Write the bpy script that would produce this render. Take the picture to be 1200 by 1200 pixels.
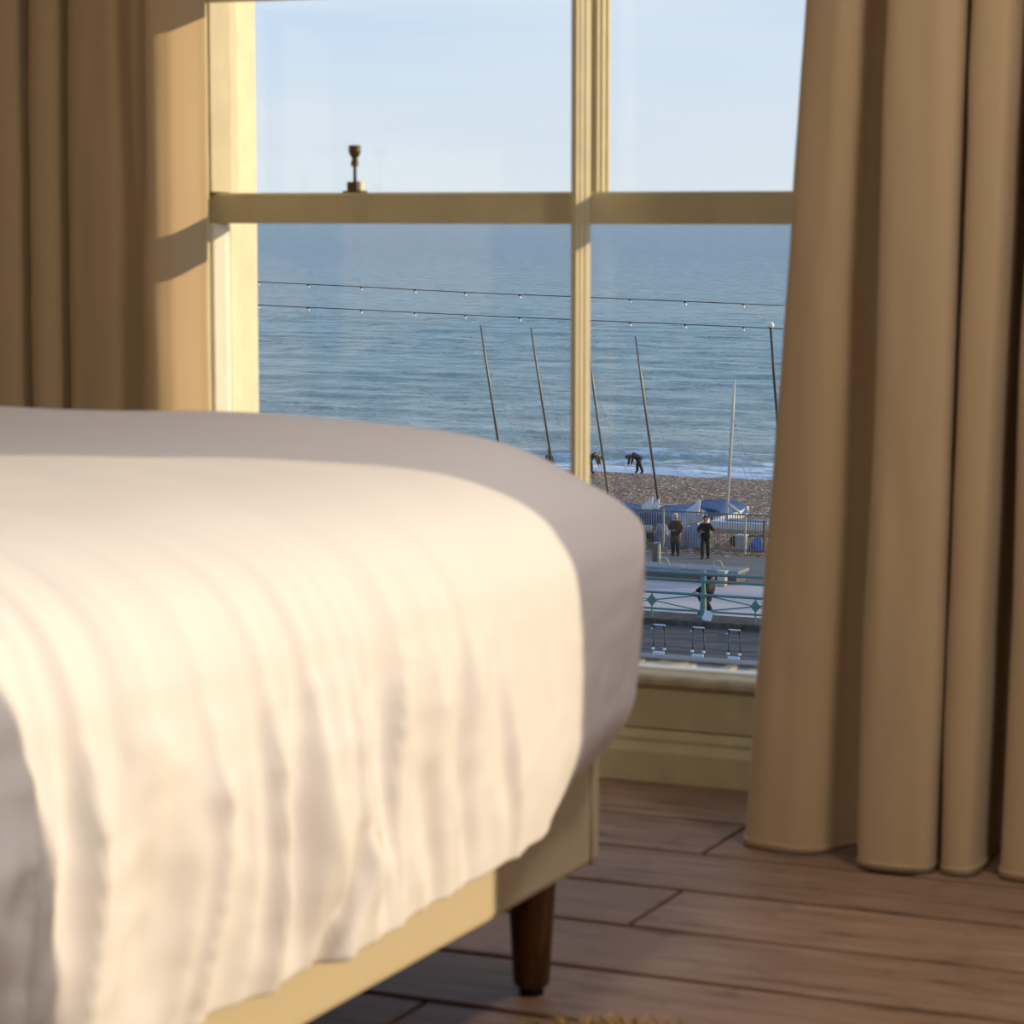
import bpy, bmesh, math, random
from mathutils import Vector, Matrix, noise

for o in list(bpy.data.objects): bpy.data.objects.remove(o, do_unlink=True)
SC = bpy.context.scene
COL = SC.collection
R = math.radians
random.seed(7)

# ------------------------------------------------------------------ camera
F = 3150.0; EYE = 1.05; PITCH = math.atan(350/F); YAW = R(24.6)
cam = bpy.data.cameras.new('camera'); camo = bpy.data.objects.new('camera', cam); COL.objects.link(camo)
camo.location = (0, 0, EYE); camo.rotation_euler = (R(90)-PITCH, 0, YAW)
cam.sensor_width = 36; cam.sensor_fit = 'HORIZONTAL'; cam.lens = 36*F/1200
cam.clip_start = .05; cam.clip_end = 60000
cam.dof.use_dof = True; cam.dof.focus_distance = 95; cam.dof.aperture_fstop = 13
SC.camera = camo
# ------------------------------------------------------------------ exposure
SC.view_settings.view_transform = 'Standard'; SC.view_settings.look = 'None'
SC.view_settings.gamma = 1; SC.view_settings.use_curve_mapping = False
SC.view_settings.exposure = 0.0
# ------------------------------------------------------------------ sun
SUN_AZ = 30.0; SUN_EL = 9.0
sl = bpy.data.lights.new('sun', 'SUN'); so = bpy.data.objects.new('sun', sl); COL.objects.link(so)
sl.energy = 3.95; sl.color = (1, .785, .49); sl.angle = R(.35)
sd = Vector((math.cos(R(SUN_AZ))*math.cos(R(SUN_EL)), math.sin(R(SUN_AZ))*math.cos(R(SUN_EL)), math.sin(R(SUN_EL))))
so.rotation_euler = sd.to_track_quat('Z', 'Y').to_euler()
# ------------------------------------------------------------------ sky
W = bpy.data.worlds.new('sky'); SC.world = W; W.use_nodes = True
nt = W.node_tree; nt.nodes.clear()
def wn(t): return nt.nodes.new(t)
tc = wn('ShaderNodeTexCoord'); sx = wn('ShaderNodeSeparateXYZ'); nt.links.new(tc.outputs['Generated'], sx.inputs[0])
cr = wn('ShaderNodeValToRGB'); nt.links.new(sx.outputs['Z'], cr.inputs[0])
el = cr.color_ramp.elements
el[0].position = 0.0; el[0].color = (.68, .76, .82, 1)
el[1].position = .9; el[1].color = (.16, .32, .66, 1)
for p, c in ((.03, (.64, .73, .83, 1)), (.075, (.55, .69, .86, 1)), (.25, (.36, .55, .85, 1))):
    e = el.new(p); e.color = c
mp = wn('ShaderNodeMapping'); mp.inputs['Scale'].default_value = (3, 3, 26); nt.links.new(tc.outputs['Generated'], mp.inputs[0])
nz = wn('ShaderNodeTexNoise'); nz.inputs['Scale'].default_value = 2.2; nz.inputs['Detail'].default_value = 5; nt.links.new(mp.outputs[0], nz.inputs['Vector'])
c2 = wn('ShaderNodeValToRGB'); nt.links.new(nz.outputs['Fac'], c2.inputs[0])
c2.color_ramp.elements[0].position = .42; c2.color_ramp.elements[0].color = (0, 0, 0, 1)
c2.color_ramp.elements[1].position = .75; c2.color_ramp.elements[1].color = (.55, .55, .55, 1)
mx = wn('ShaderNodeMixRGB'); nt.links.new(c2.outputs[0], mx.inputs[0]); nt.links.new(cr.outputs[0], mx.inputs[1]); mx.inputs[2].default_value = (.72, .78, .85, 1)
bg = wn('ShaderNodeBackground'); nt.links.new(mx.outputs[0], bg.inputs[0]); bg.inputs[1].default_value = 1.12
wo = wn('ShaderNodeOutputWorld'); nt.links.new(bg.outputs[0], wo.inputs[0])

# ------------------------------------------------------------------ helpers
FW = Vector((-math.sin(YAW)*math.cos(PITCH), math.cos(YAW)*math.cos(PITCH), -math.sin(PITCH)))
RT = Vector((math.cos(YAW), math.sin(YAW), 0)); UP = RT.cross(FW)
def ray(px, py): return FW + RT*((px-600)/F) - UP*((py-600)/F)
def pz(px, py, z):                       # where a sight line meets a height
    d = ray(px, py); return Vector((0, 0, EYE)) + d*((z-EYE)/d.z)
def py_(px, py, y):                      # where a sight line meets a depth
    d = ray(px, py); return Vector((0, 0, EYE)) + d*(y/d.y)

MATS = {}
def mat(name, color, rough=.6, metal=0, var=0.0, scale=8, stretch=(1, 1, 1), bump=0.0, bscale=60, spec=.4, color2=None, sheen=0, trans=0, bdist=.01, coat=0):
    if name in MATS: return MATS[name]
    m = bpy.data.materials.new(name); m.use_nodes = True; t = m.node_tree
    b = t.nodes['Principled BSDF']; b.inputs['Roughness'].default_value = rough; b.inputs['Metallic'].default_value = metal
    b.inputs['Specular IOR Level'].default_value = spec
    if sheen: b.inputs['Sheen Weight'].default_value = sheen
    if coat: b.inputs['Coat Weight'].default_value = coat
    co = t.nodes.new('ShaderNodeTexCoord'); mpn = t.nodes.new('ShaderNodeMapping'); mpn.inputs['Scale'].default_value = stretch
    t.links.new(co.outputs['Object'], mpn.inputs[0])
    n = t.nodes.new('ShaderNodeTexNoise'); n.inputs['Scale'].default_value = scale; n.inputs['Detail'].default_value = 6
    t.links.new(mpn.outputs[0], n.inputs['Vector'])
    r = t.nodes.new('ShaderNodeValToRGB'); t.links.new(n.outputs['Fac'], r.inputs[0])
    c = Vector(color); d = Vector(color2) if color2 else c*(1-var)
    r.color_ramp.elements[0].position = .35; r.color_ramp.elements[0].color = (*d, 1)
    r.color_ramp.elements[1].position = .65; r.color_ramp.elements[1].color = (*c, 1)
    t.links.new(r.outputs[0], b.inputs['Base Color'])
    if bump:
        n2 = t.nodes.new('ShaderNodeTexNoise'); n2.inputs['Scale'].default_value = bscale; n2.inputs['Detail'].default_value = 4
        t.links.new(mpn.outputs[0], n2.inputs['Vector'])
        bp = t.nodes.new('ShaderNodeBump'); bp.inputs['Strength'].default_value = bump; bp.inputs['Distance'].default_value = bdist
        t.links.new(n2.outputs['Fac'], bp.inputs['Height']); t.links.new(bp.outputs[0], b.inputs['Normal'])
    if trans:
        tr = t.nodes.new('ShaderNodeBsdfTranslucent'); tr.inputs[0].default_value = (*c, 1)
        ms = t.nodes.new('ShaderNodeMixShader'); ms.inputs[0].default_value = trans
        out = t.nodes['Material Output']
        t.links.new(b.outputs[0], ms.inputs[1]); t.links.new(tr.outputs[0], ms.inputs[2]); t.links.new(ms.outputs[0], out.inputs['Surface'])
    MATS[name] = m; return m

def finish(name, bm, m, parent=None, smooth=False, loc=None, bevel=0):
    me = bpy.data.meshes.new(name)
    bmesh.ops.recalc_face_normals(bm, faces=bm.faces)
    bm.to_mesh(me); bm.free()
    o = bpy.data.objects.new(name, me); COL.objects.link(o)
    if m: me.materials.append(m)
    if smooth:
        for p in me.polygons: p.use_smooth = True
    if parent: o.parent = parent
    if loc: o.location = loc
    if bevel:
        b = o.modifiers.new('bevel', 'BEVEL'); b.width = bevel; b.segments = 2; b.limit_method = 'ANGLE'
    return o
def tag(o, label=None, cat=None, group=None, kind=None):
    if label: o['label'] = label
    if cat: o['category'] = cat
    if group: o['group'] = group
    if kind: o['kind'] = kind
    return o
def empty(name, loc, label=None, cat=None, group=None, kind=None, rz=0):
    o = bpy.data.objects.new(name, None); COL.objects.link(o); o.location = loc; o.rotation_euler.z = rz
    o.empty_display_size = .1
    return tag(o, label, cat, group, kind)
def box(bm, x0, x1, y0, y1, z0, z1, rot=None):
    vs = [Vector((x, y, z)) for x in (x0, x1) for y in (y0, y1) for z in (z0, z1)]
    if rot: vs = [rot @ v for v in vs]
    v = [bm.verts.new(p) for p in vs]
    for f in ((0, 1, 3, 2), (4, 6, 7, 5), (0, 4, 5, 1), (2, 3, 7, 6), (0, 2, 6, 4), (1, 5, 7, 3)):
        bm.faces.new([v[i] for i in f])
def tube(bm, pts, rad, seg=8, caps=True):
    pts = [Vector(p) for p in pts]; n = len(pts)
    rads = rad if isinstance(rad, (list, tuple)) else [rad]*n
    rings = []; ref = None
    for i, p in enumerate(pts):
        d = (pts[min(i+1, n-1)]-pts[max(i-1, 0)]).normalized()
        if ref is None: ref = d.orthogonal().normalized()
        ref = (ref - d*ref.dot(d)).normalized(); s = d.cross(ref)
        rings.append([bm.verts.new(p + (ref*math.cos(2*math.pi*k/seg) + s*math.sin(2*math.pi*k/seg))*rads[i]) for k in range(seg)])
    for a, b in zip(rings, rings[1:]):
        for k in range(seg): bm.faces.new([a[k], a[(k+1) % seg], b[(k+1) % seg], b[k]])
    if caps: bm.faces.new(rings[0][::-1]); bm.faces.new(rings[-1])
def lathe(bm, prof, c=(0, 0, 0), seg=24):
    c = Vector(c); rings = []
    for r, z in prof: rings.append([bm.verts.new(c+Vector((r*math.cos(2*math.pi*k/seg), r*math.sin(2*math.pi*k/seg), z))) for k in range(seg)])
    for a, b in zip(rings, rings[1:]):
        for k in range(seg): bm.faces.new([a[k], a[(k+1) % seg], b[(k+1) % seg], b[k]])
    bm.faces.new(rings[0][::-1]); bm.faces.new(rings[-1])
def prism(bm, poly, axis, a, b):
    """poly of 2-D points pushed along an axis: 'x' -> (y,z), 'y' -> (x,z), 'z' -> (x,y)"""
    def P(p, t): return {'x': (t, p[0], p[1]), 'y': (p[0], t, p[1]), 'z': (p[0], p[1], t)}[axis]
    A = [bm.verts.new(P(p, a)) for p in poly]; B = [bm.verts.new(P(p, b)) for p in poly]; n = len(poly)
    bm.faces.new(A[::-1]); bm.faces.new(B)
    for i in range(n): bm.faces.new([A[i], A[(i+1) % n], B[(i+1) % n], B[i]])
def one(name, m, parent, fn, smooth=False, bevel=0, loc=None):
    bm = bmesh.new(); fn(bm); return finish(name, bm, m, parent, smooth, loc, bevel)
def copy_tree(o, parent=None):
    c = o.copy(); COL.objects.link(c)
    if parent: c.parent = parent
    for ch in list(o.children): copy_tree(ch, c)
    return c

# ------------------------------------------------------------------ materials
M_wall = mat('warm_wall_paint', (.70, .60, .44), .8, var=.05, scale=3, bump=.1)
M_ceil = mat('ceiling_paint', (.80, .76, .68), .9, var=.03)
M_trim = mat('cream_gloss_paint', (.66, .58, .37), .38, var=.10, scale=14, bump=.12, bscale=35, spec=.5, bdist=.004)
M_white = mat('white_gloss_paint', (.84, .80, .68), .4, var=.08, scale=20, bump=.1, bscale=40, bdist=.003)
M_old = mat('old_outer_paint', (.62, .55, .38), .55, var=.5, scale=26, bump=.5, bscale=60)
M_stucco = mat('stucco', (.82, .73, .50), .8, var=.08, scale=20, bump=.3, bscale=90)
M_curt = mat('khaki_linen', (.56, .415, .25), .85, var=.07, scale=900, bump=.25, bscale=1400, sheen=.25, spec=.15, bdist=.001)
M_brass = mat('dull_brass', (.18, .14, .07), .4, metal=.7, var=.3, scale=40)
M_duvet = mat('white_cotton', (.70, .69, .73), .75, var=.02, scale=300, bump=.12, bscale=900, sheen=.2, spec=.15, bdist=.001)
M_frame = mat('sand_upholstery', (.62, .53, .38), .85, var=.08, scale=500, bump=.3, bscale=900, spec=.15, bdist=.001)
M_wood = mat('walnut_wood', (.17, .075, .028), .42, color2=(.06, .025, .01), scale=9, stretch=(9, 9, 1), bump=.08, bscale=30)
M_rubber = mat('black_rubber', (.01, .01, .01), .7)
M_matt = mat('mattress_ticking', (.78, .76, .72), .85, var=.05)
M_gap = mat('dark_gap', (.02, .012, .008), .9)

def floor_mat():
    m = bpy.data.materials.new('painted_floorboards'); m.use_nodes = True; t = m.node_tree; b = t.nodes['Principled BSDF']
    g = t.nodes.new('ShaderNodeNewGeometry'); co = t.nodes.new('ShaderNodeTexCoord')
    mpn = t.nodes.new('ShaderNodeMapping'); mpn.inputs['Scale'].default_value = (2.2, 16, 16); t.links.new(co.outputs['Object'], mpn.inputs[0])
    n = t.nodes.new('ShaderNodeTexNoise'); n.inputs['Scale'].default_value = 2.2; n.inputs['Detail'].default_value = 9; n.inputs['Roughness'].default_value = .65; t.links.new(mpn.outputs[0], n.inputs['Vector'])
    r = t.nodes.new('ShaderNodeValToRGB'); t.links.new(n.outputs['Fac'], r.inputs[0])
    e = r.color_ramp.elements; e[0].position = .30; e[0].color = (.07, .04, .026, 1); e[1].position = .74; e[1].color = (.40, .30, .235, 1)
    x = e.new(.42); x.color = (.26, .16, .108, 1); x = e.new(.6); x.color = (.33, .215, .15, 1)
    hs = t.nodes.new('ShaderNodeHueSaturation'); t.links.new(r.outputs[0], hs.inputs['Color'])
    mr = t.nodes.new('ShaderNodeMapRange'); mr.inputs['To Min'].default_value = .85; mr.inputs['To Max'].default_value = 1.12
    t.links.new(g.outputs['Random Per Island'], mr.inputs['Value']); t.links.new(mr.outputs[0], hs.inputs['Value'])
    # worn spots
    n3 = t.nodes.new('ShaderNodeTexNoise'); n3.inputs['Scale'].default_value = 16; n3.inputs['Detail'].default_value = 5; t.links.new(co.outputs['Object'], n3.inputs['Vector'])
    r3 = t.nodes.new('ShaderNodeValToRGB'); t.links.new(n3.outputs['Fac'], r3.inputs[0]); r3.color_ramp.elements[0].position = .60; r3.color_ramp.elements[1].position = .78
    r3.color_ramp.elements[1].color = (.7, .7, .7, 1)
    mx = t.nodes.new('ShaderNodeMixRGB'); t.links.new(r3.outputs[0], mx.inputs[0]); t.links.new(hs.outputs[0], mx.inputs[1]); mx.inputs[2].default_value = (.12, .065, .04, 1)
    t.links.new(mx.outputs[0], b.inputs['Base Color'])
    b.inputs['Roughness'].default_value = .55; b.inputs['Specular IOR Level'].default_value = .22
    bp = t.nodes.new('ShaderNodeBump'); bp.inputs['Strength'].default_value = .25; bp.inputs['Distance'].default_value = .003
    t.links.new(n.outputs['Fac'], bp.inputs['Height']); t.links.new(bp.outputs[0], b.inputs['Normal'])
    return m
M_floor = floor_mat()

def glass_mat():
    m = bpy.data.materials.new('window_glass'); m.use_nodes = True; t = m.node_tree; t.nodes.clear()
    tr = t.nodes.new('ShaderNodeBsdfTransparent'); tr.inputs[0].default_value = (.995, 1, .995, 1)
    gl = t.nodes.new('ShaderNodeBsdfGlossy'); gl.inputs['Roughness'].default_value = .02
    fr = t.nodes.new('ShaderNodeFresnel'); ge = t.nodes.new('ShaderNodeNewGeometry')
    ma = t.nodes.new('ShaderNodeMath'); ma.operation = 'MULTIPLY_ADD'; ma.inputs[1].default_value = 1/1.45-1.45; ma.inputs[2].default_value = 1.45   # same air-to-glass reflection on both faces
    t.links.new(ge.outputs['Backfacing'], ma.inputs[0]); t.links.new(ma.outputs[0], fr.inputs['IOR'])
    ms = t.nodes.new('ShaderNodeMixShader'); out = t.nodes.new('ShaderNodeOutputMaterial')
    t.links.new(fr.outputs[0], ms.inputs[0]); t.links.new(tr.outputs[0], ms.inputs[1]); t.links.new(gl.outputs[0], ms.inputs[2]); t.links.new(ms.outputs[0], out.inputs[0])
    return m
M_glass = glass_mat()

# ================================================================== THE ROOM
WY = 4.6                       # inner face of the window wall
WX0, WX1 = -2.795, -1.125      # opening of the visible window
WZ0, WZ1 = .195, 2.35
XL, XR, YB, ZC, T = -4.3, 1.1, -1.6, 2.85, .22
def struct(name, m, fn, **k):
    o = one(name, m, None, fn, **k); o['kind'] = 'structure'; return o

def fl(bm):
    edges = [4.63]; y = 4.312
    while y > YB: edges.append(y); y -= .2325
    edges.append(YB-.05)
    rnd = random.Random(3)
    for i in range(len(edges)-1):
        y1, y0 = edges[i], edges[i+1]
        xs = [XL-.1]; x = XL + rnd.uniform(.4, 1.6)
        while x < XR-.3: xs.append(x); x += rnd.uniform(2.2, 3.2)
        xs.append(XR+.1)
        fixed = {1: -1.525, 3: -1.467, 6: -1.565, 0: 9, 2: 9, 4: 9, 5: 9}.get(i)
        if fixed is not None: xs = [XL-.1] + ([fixed] if fixed < 5 else [-3.4]) + [XR+.1]
        for a, b in zip(xs, xs[1:]): box(bm, a+.004, b-.004, y0+.008, y1-.008, -.022, 0)
floor = struct('floor', M_floor, fl, bevel=.0025)
sub = one('subfloor', M_gap, floor, lambda bm: box(bm, XL-.2, XR+.2, YB-.2, 4.83, -.10, -.022))
struct('ceiling', M_ceil, lambda bm: box(bm, XL-.2, XR+.2, YB-.2, 4.84, ZC, ZC+.15))
def wall_front(bm):
    y0, y1 = WY, WY+T
    box(bm, XL-T, WX0, y0, y1, -.1, ZC); box(bm, WX1, XR+T, y0, y1, -.1, ZC)
    box(bm, WX0, WX1, y0, y1, -.1, WZ0-.03); box(bm, WX0, WX1, y0, y1, WZ1, ZC)
struct('wall_front', M_wall, wall_front)
struct('wall_left', M_wall, lambda bm: box(bm, XL-T, XL, YB-T, WY, -.1, ZC))
struct('wall_back', M_wall, lambda bm: box(bm, XL, XR, YB-T, YB, -.1, ZC))
# second window, in the side wall: it lets the low sun onto the bed
SYA, SYB, SZ0, SZ1 = 3.22, 4.465, .605, 2.30
def wall_right(bm):
    box(bm, XR, XR+.1, YB-T, SYA, -.1, ZC); box(bm, XR, XR+.1, SYB, WY, -.1, ZC)
    box(bm, XR, XR+.1, SYA, SYB, -.1, SZ0); box(bm, XR, XR+.1, SYA, SYB, SZ1, ZC)
struct('wall_right', M_wall, wall_right)
w2 = empty('window_2', (XR+.05, (SYA+SYB)/2, SZ0), kind='structure')
def w2f(bm):
    x0, x1 = -.04, .04; a, b, h = -(SYB-SYA)/2, (SYB-SYA)/2, SZ1-SZ0
    box(bm, x0, x1, a-.05, a, -.05, h+.05); box(bm, x0, x1, b, b+.05, -.05, h+.05)
    box(bm, x0, x1, a, b, -.05, 0); box(bm, x0, x1, a, b, h, h+.05)
one('window_frame', M_trim, w2, w2f, bevel=.004)
one('window_pane', M_glass, w2, lambda bm: box(bm, -.0015, .0015, -(SYB-SYA)/2, (SYB-SYA)/2, 0, SZ1-SZ0))

# skirting below the window: plinth, ogee moulding, panel, inner sill
def skirt(bm):
    prism(bm, [(4.60, 0), (4.565, 0), (4.565, .058), (4.571, .066), (4.576, .074), (4.574, .082), (4.578, .089), (4.586, .095), (4.60, .098)], 'x', XL, XR)
struct('baseboard_front', M_trim, skirt, smooth=False, bevel=.0015)
struct('trim_1', M_trim, lambda bm: box(bm, WX0-.06, WX1+.06, 4.588, 4.6, .098, .182), bevel=.002)

# ------------------------------------------------------------------ the window
win = empty('window_1', ((WX0+WX1)/2, 4.66, WZ0), kind='structure')
def wp(name, m, fn, parent=win, **k):
    """window part given in room coordinates"""
    bm = bmesh.new(); fn(bm)
    org = Vector(win.location)
    for v in bm.verts: v.co -= org
    return finish(name, bm, m, parent, **k)
# inner slim frame (glazing frame standing in front of the sashes)
def barprof(cx, w, y0, y1):     # stepped profile, nose into the room
    h = w/2
    return [(cx-h*.62, y0), (cx+h*.42, y0), (cx+h*.46, y0+.013), (cx+h*.70, y0+.0135), (cx+h*.72, y0+.030), (cx+h*.98, y0+.0305), (cx+h, y1), (cx-h, y1),
            (cx-h*.98, y0+.0305), (cx-h*.80, y0+.030)]
fr = wp('glazing_frame', M_trim, lambda bm: (box(bm, -2.795, -2.764, 4.575, 4.605, .2, 1.475), box(bm, -1.163, -1.125, 4.565, 4.605, .2, 1.475),
      box(bm, -2.764, -1.163, 4.565, 4.605, 1.458, 1.50), box(bm, -2.795, -1.125, 4.565, 4.605, 1.50, WZ1)), bevel=.003)
wp('glazing_bar', M_trim, lambda bm: prism(bm, barprof(-1.9615, .020, 4.558, 4.612), 'z', .2, 1.458))
# window board
wp('window_sill', mat('worn_cream_paint', (.62, .56, .40), .75, var=.25, scale=30, bump=.2, spec=.15), lambda bm: prism(bm, [(4.580, .178), (4.574, .184), (4.574, .193), (4.580, .199), (4.60, .201), (4.635, .201), (4.635, .165), (4.592, .165), (4.590, .178)], 'x', WX0-.02, WX1+.02), bevel=.001)
# lower sash
Z1, Z2 = 1.030, 1.090
ls = wp('lower_sash', M_white, lambda bm: (box(bm, -2.795, -2.757, 4.607, 4.672, .2, Z1), box(bm, -1.163, -1.125, 4.632, 4.672, .2, Z1),
      box(bm, -2.757, -1.163, 4.632, 4.672, .185, .2045)), bevel=.004)
wp('meeting_rail', M_trim, lambda bm: prism(bm, [(4.632, Z1), (4.632, Z2-.004), (4.636, Z2), (4.674, Z2), (4.674, Z1+.003), (4.67, Z1)], 'x', -2.795, -1.125))
wp('glazing_bar', M_trim, lambda bm: prism(bm, barprof(-1.990, .026, 4.634, 4.672), 'z', .2, Z1+.001))
wp('window_pane', M_glass, lambda bm: (box(bm, -2.757, -2.003, 4.6505, 4.6535, .205, Z1), box(bm, -1.977, -1.163, 4.6505, 4.6535, .205, Z1)))
# upper sash, set further out
def ups(bm):
    for x0, x1, y0, y1 in ((-2.795, -2.760, 4.607, 4.625), (-2.795, -2.764, 4.627, 4.645), (-2.795, -2.769, 4.647, 4.665), (-2.795, -2.772, 4.667, 4.73)): box(bm, x0, x1, y0, y1, Z2+.002, WZ1)
    for x0, x1, y0, y1 in ((-1.128, -1.125, 4.676, 4.70), (-1.16, -1.125, 4.690, 4.725)): box(bm, x0, x1, y0, y1, Z1, WZ1)
wp('upper_sash', M_trim, ups, bevel=.0012)
wp('sash_rail', M_trim, lambda bm: box(bm, -2.795, -1.125, 4.678, 4.722, Z1+.001, Z2-.006), bevel=.003)
wp('glazing_bar', M_trim, lambda bm: prism(bm, barprof(-1.975, .032, 4.682, 4.722), 'z', Z2-.01, WZ1))
wp('window_pane', M_glass, lambda bm: (box(bm, -2.772, -1.985, 4.701, 4.704, Z2-.01, WZ1), box(bm, -1.965, -1.16, 4.701, 4.704, Z2-.01, WZ1)))
# sash fastener: plate, block, stem, cup shaped knob
fp = py_(416, 224, 4.65)
fx, fz = fp.x, Z2
fa = wp('sash_fastener', M_brass, lambda bm: (box(bm, fx-.021, fx+.021, 4.636, 4.664, fz, fz+.0035), box(bm, fx-.0135, fx+.0085, 4.641, 4.659, fz+.0035, fz+.021)), bevel=.0015)
wp('stem', M_brass, lambda bm: lathe(bm, [(.0034, 0), (.0030, .036), (.0034, .037)], (fx, 4.65, fz+.020), 12), parent=fa, smooth=True)
wp('knob', M_brass, lambda bm: lathe(bm, [(.004, 0), (.0078, .0015), (.0078, .009), (.0055, .013), (.006, .017), (.0105, .023), (.0122, .029), (.0122, .039), (.011, .041)], (fx, 4.65, fz+.050), 20), parent=fa)
wp('strike_block', M_white, lambda bm: box(bm, fx+.009, fx+.018, 4.640, 4.660, fz+.0035, fz+.022), parent=fa, bevel=.002)
# outer stone sill and ragged old paint along its inner edge
struct('trim_2', mat('lead_grey_stone', (.16, .18, .21), .6, var=.35, scale=14, bump=.3), lambda bm: prism(bm, [(4.822, .10), (4.822, .188), (4.985, .168), (5.0, .16), (5.0, .10)], 'x', WX0-.08, WX1+.08))
def ragged(bm):
    n = 90; rnd = random.Random(5)
    for i in range(n):
        x = WX0 + (WX1-WX0)*i/n
        if rnd.random() < .3: continue
        h = .003+.006*abs(noise.noise(Vector((x*25, 0, 0))))
        box(bm, x, x+(WX1-WX0)/n*1.15, 4.676, 4.70+rnd.uniform(0, .03), .17, .199+h)
struct('trim_3', MATS['lead_grey_stone'], lambda bm: box(bm, WX0, WX1, 4.672, 4.822, .15, .184))
one('flaking_paint', mat('ochre_flaking_paint', (.70, .60, .36), .9, color2=(.25, .24, .20), scale=30, spec=.1), bpy.data.objects['trim_3'], ragged, bevel=.002)
struct('trim_4', M_stucco, lambda bm: (box(bm, WX0-.06, WX0+.002, 4.732, 4.842, .19, WZ1), box(bm, WX1-.002, WX1+.06, 4.732, 4.842, .19, WZ1)), bevel=.003)

# ------------------------------------------------------------------ curtains
def catmull(pts, n):
    P = [Vector(p) for p in pts]; P = [P[0]*2-P[1]] + P + [P[-1]*2-P[-2]]; out = []
    seg = len(P)-3
    for i in range(n+1):
        t = i/n*seg; k = min(int(t), seg-1); f = t-k; a, b, c, d = P[k:k+4]
        out.append(.5*((2*b)+(c-a)*f+(2*a-5*b+4*c-d)*f*f+(-a+3*b-3*c+d)*f**3))
    return out
def curtain(name, bot, top, ztop, label, n, warp, origin, zb=.004):
    root = empty(name, (origin[0], origin[1], 0), label, 'curtain')
    A, B = catmull(bot, n), catmull(top, n); nz_ = 90
    bm = bmesh.new(); grid = []
    for j in range(nz_+1):
        f = j/nz_; z = zb + (ztop-zb)*(f**1.25); row = []
        k = min(z/1.4, 1.35)
        for i in range(n+1):
            p = A[i].lerp(B[i], k); q = Vector((p.x, p.y, z))
            t = (A[min(i+1, n)]-A[max(i-1, 0)]).normalized(); nn = Vector((t.y, -t.x, 0))
            q += nn*(.006*noise.noise(Vector((p.x*9, z*2.2, 1.3))) + .002*noise.noise(Vector((p.x*30, z*6, 4))))
            q += warp(p.x, p.y, z, nn)
            row.append(bm.verts.new(q-Vector((origin[0], origin[1], 0))))
        grid.append(row)
    for j in range(nz_):
        for i in range(n): bm.faces.new([grid[j][i], grid[j][i+1], grid[j+1][i+1], grid[j+1][i]])
    o = finish('fabric', bm, M_curt, root, True)
    s = o.modifiers.new('thick', 'SOLIDIFY'); s.thickness = .003; s.offset = 0
    # stitched hem along the foot
    bm = bmesh.new(); g = []
    for z in (zb-.001, zb+.010, zb+.011):
        g.append([bm.verts.new(Vector((A[i].lerp(B[i], 0).x, A[i].y, z)) + Vector(((A[min(i+1, n)]-A[max(i-1, 0)]).normalized().y, -(A[min(i+1, n)]-A[max(i-1, 0)]).normalized().x, 0))*.006*noise.noise(Vector((A[i].x*9, z*2.2, 1.3))) - Vector((origin[0], origin[1], 0))) for i in range(n+1)])
    for a, b in zip(g, g[1:]):
        for i in range(n): bm.faces.new([a[i], a[i+1], b[i+1], b[i]])
    h = finish('hem', bm, M_curt, root, True); s = h.modifiers.new('thick', 'SOLIDIFY'); s.thickness = .006; s.offset = 0
    return root

rb = [(-1.455, 4.26), (-1.478, 4.20), (-1.475, 4.165), (-1.44, 4.145), (-1.385, 4.135), (-1.345, 4.15), (-1.325, 4.19), (-1.30, 4.225), (-1.275, 4.225), (-1.264, 4.16), (-1.264, 4.105), (-1.245, 4.086),
      (-1.20, 4.082), (-1.155, 4.090), (-1.142, 4.12), (-1.145, 4.20), (-1.138, 4.24), (-1.128, 4.20), (-1.132, 4.13), (-1.12, 4.105), (-1.095, 4.10), (-1.078, 4.115), (-1.073, 4.18), (-1.085, 4.28), (-1.055, 4.31), (-1.045, 4.22),
      (-1.040, 4.14), (-1.02, 4.112), (-.97, 4.105), (-.93, 4.13), (-.915, 4.20), (-.88, 4.25), (-.86, 4.2), (-.845, 4.13), (-.80, 4.11), (-.75, 4.13), (-.73, 4.22), (-.69, 4.24), (-.67, 4.15), (-.62, 4.11), (-.56, 4.13), (-.54, 4.22), (-.50, 4.24)]
def sh(x):
    if x < -1.26: return .026 + .062*min(1, (-1.26-x)/.20)
    return .026 if x < -1.12 else .026 + .012*math.sin(min(1, (x+1.12)/.1)*math.pi)
rt = [(x+sh(x), y) for x, y in rb]
def warpR(x, y, z, n):
    a = Vector((0, 0, 0))
    # slanting soft crease low on the two front folds
    if z < .9:
        a += n*.006*math.exp(-((x+1.235-.03*(z-.2))/.018)**2)*math.exp(-((z-.45)/.16)**2)
        a += n*.007*math.exp(-((x+1.43-.05*(z-.2))/.02)**2)*math.exp(-((z-.24)/.16)**2)
    return a
cR = curtain('curtain', rb, rt, 2.5, 'long khaki curtain hanging to the floor in deep folds at the right of the window', 420, warpR, (-1.05, 4.18))
lb = [(-2.72, 4.47), (-2.690, 4.445), (-2.674, 4.43), (-2.677, 4.405), (-2.682, 4.355), (-2.693, 4.320), (-2.725, 4.298), (-2.79, 4.335), (-2.84, 4.325), (-2.89, 4.325), (-2.93, 4.335), (-2.948, 4.385), (-2.955, 4.395), (-2.962, 4.345),
      (-2.98, 4.325), (-3.005, 4.325), (-3.018, 4.35), (-3.025, 4.43), (-3.035, 4.43), (-3.04, 4.35), (-3.06, 4.32), (-3.11, 4.31), (-3.16, 4.33), (-3.18, 4.42), (-3.20, 4.42), (-3.22, 4.33), (-3.28, 4.31), (-3.34, 4.33), (-3.36, 4.42), (-3.38, 4.42), (-3.40, 4.33), (-3.46, 4.31), (-3.52, 4.34)]
lb = [(x-.034, y+.06) for x, y in lb]
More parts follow.
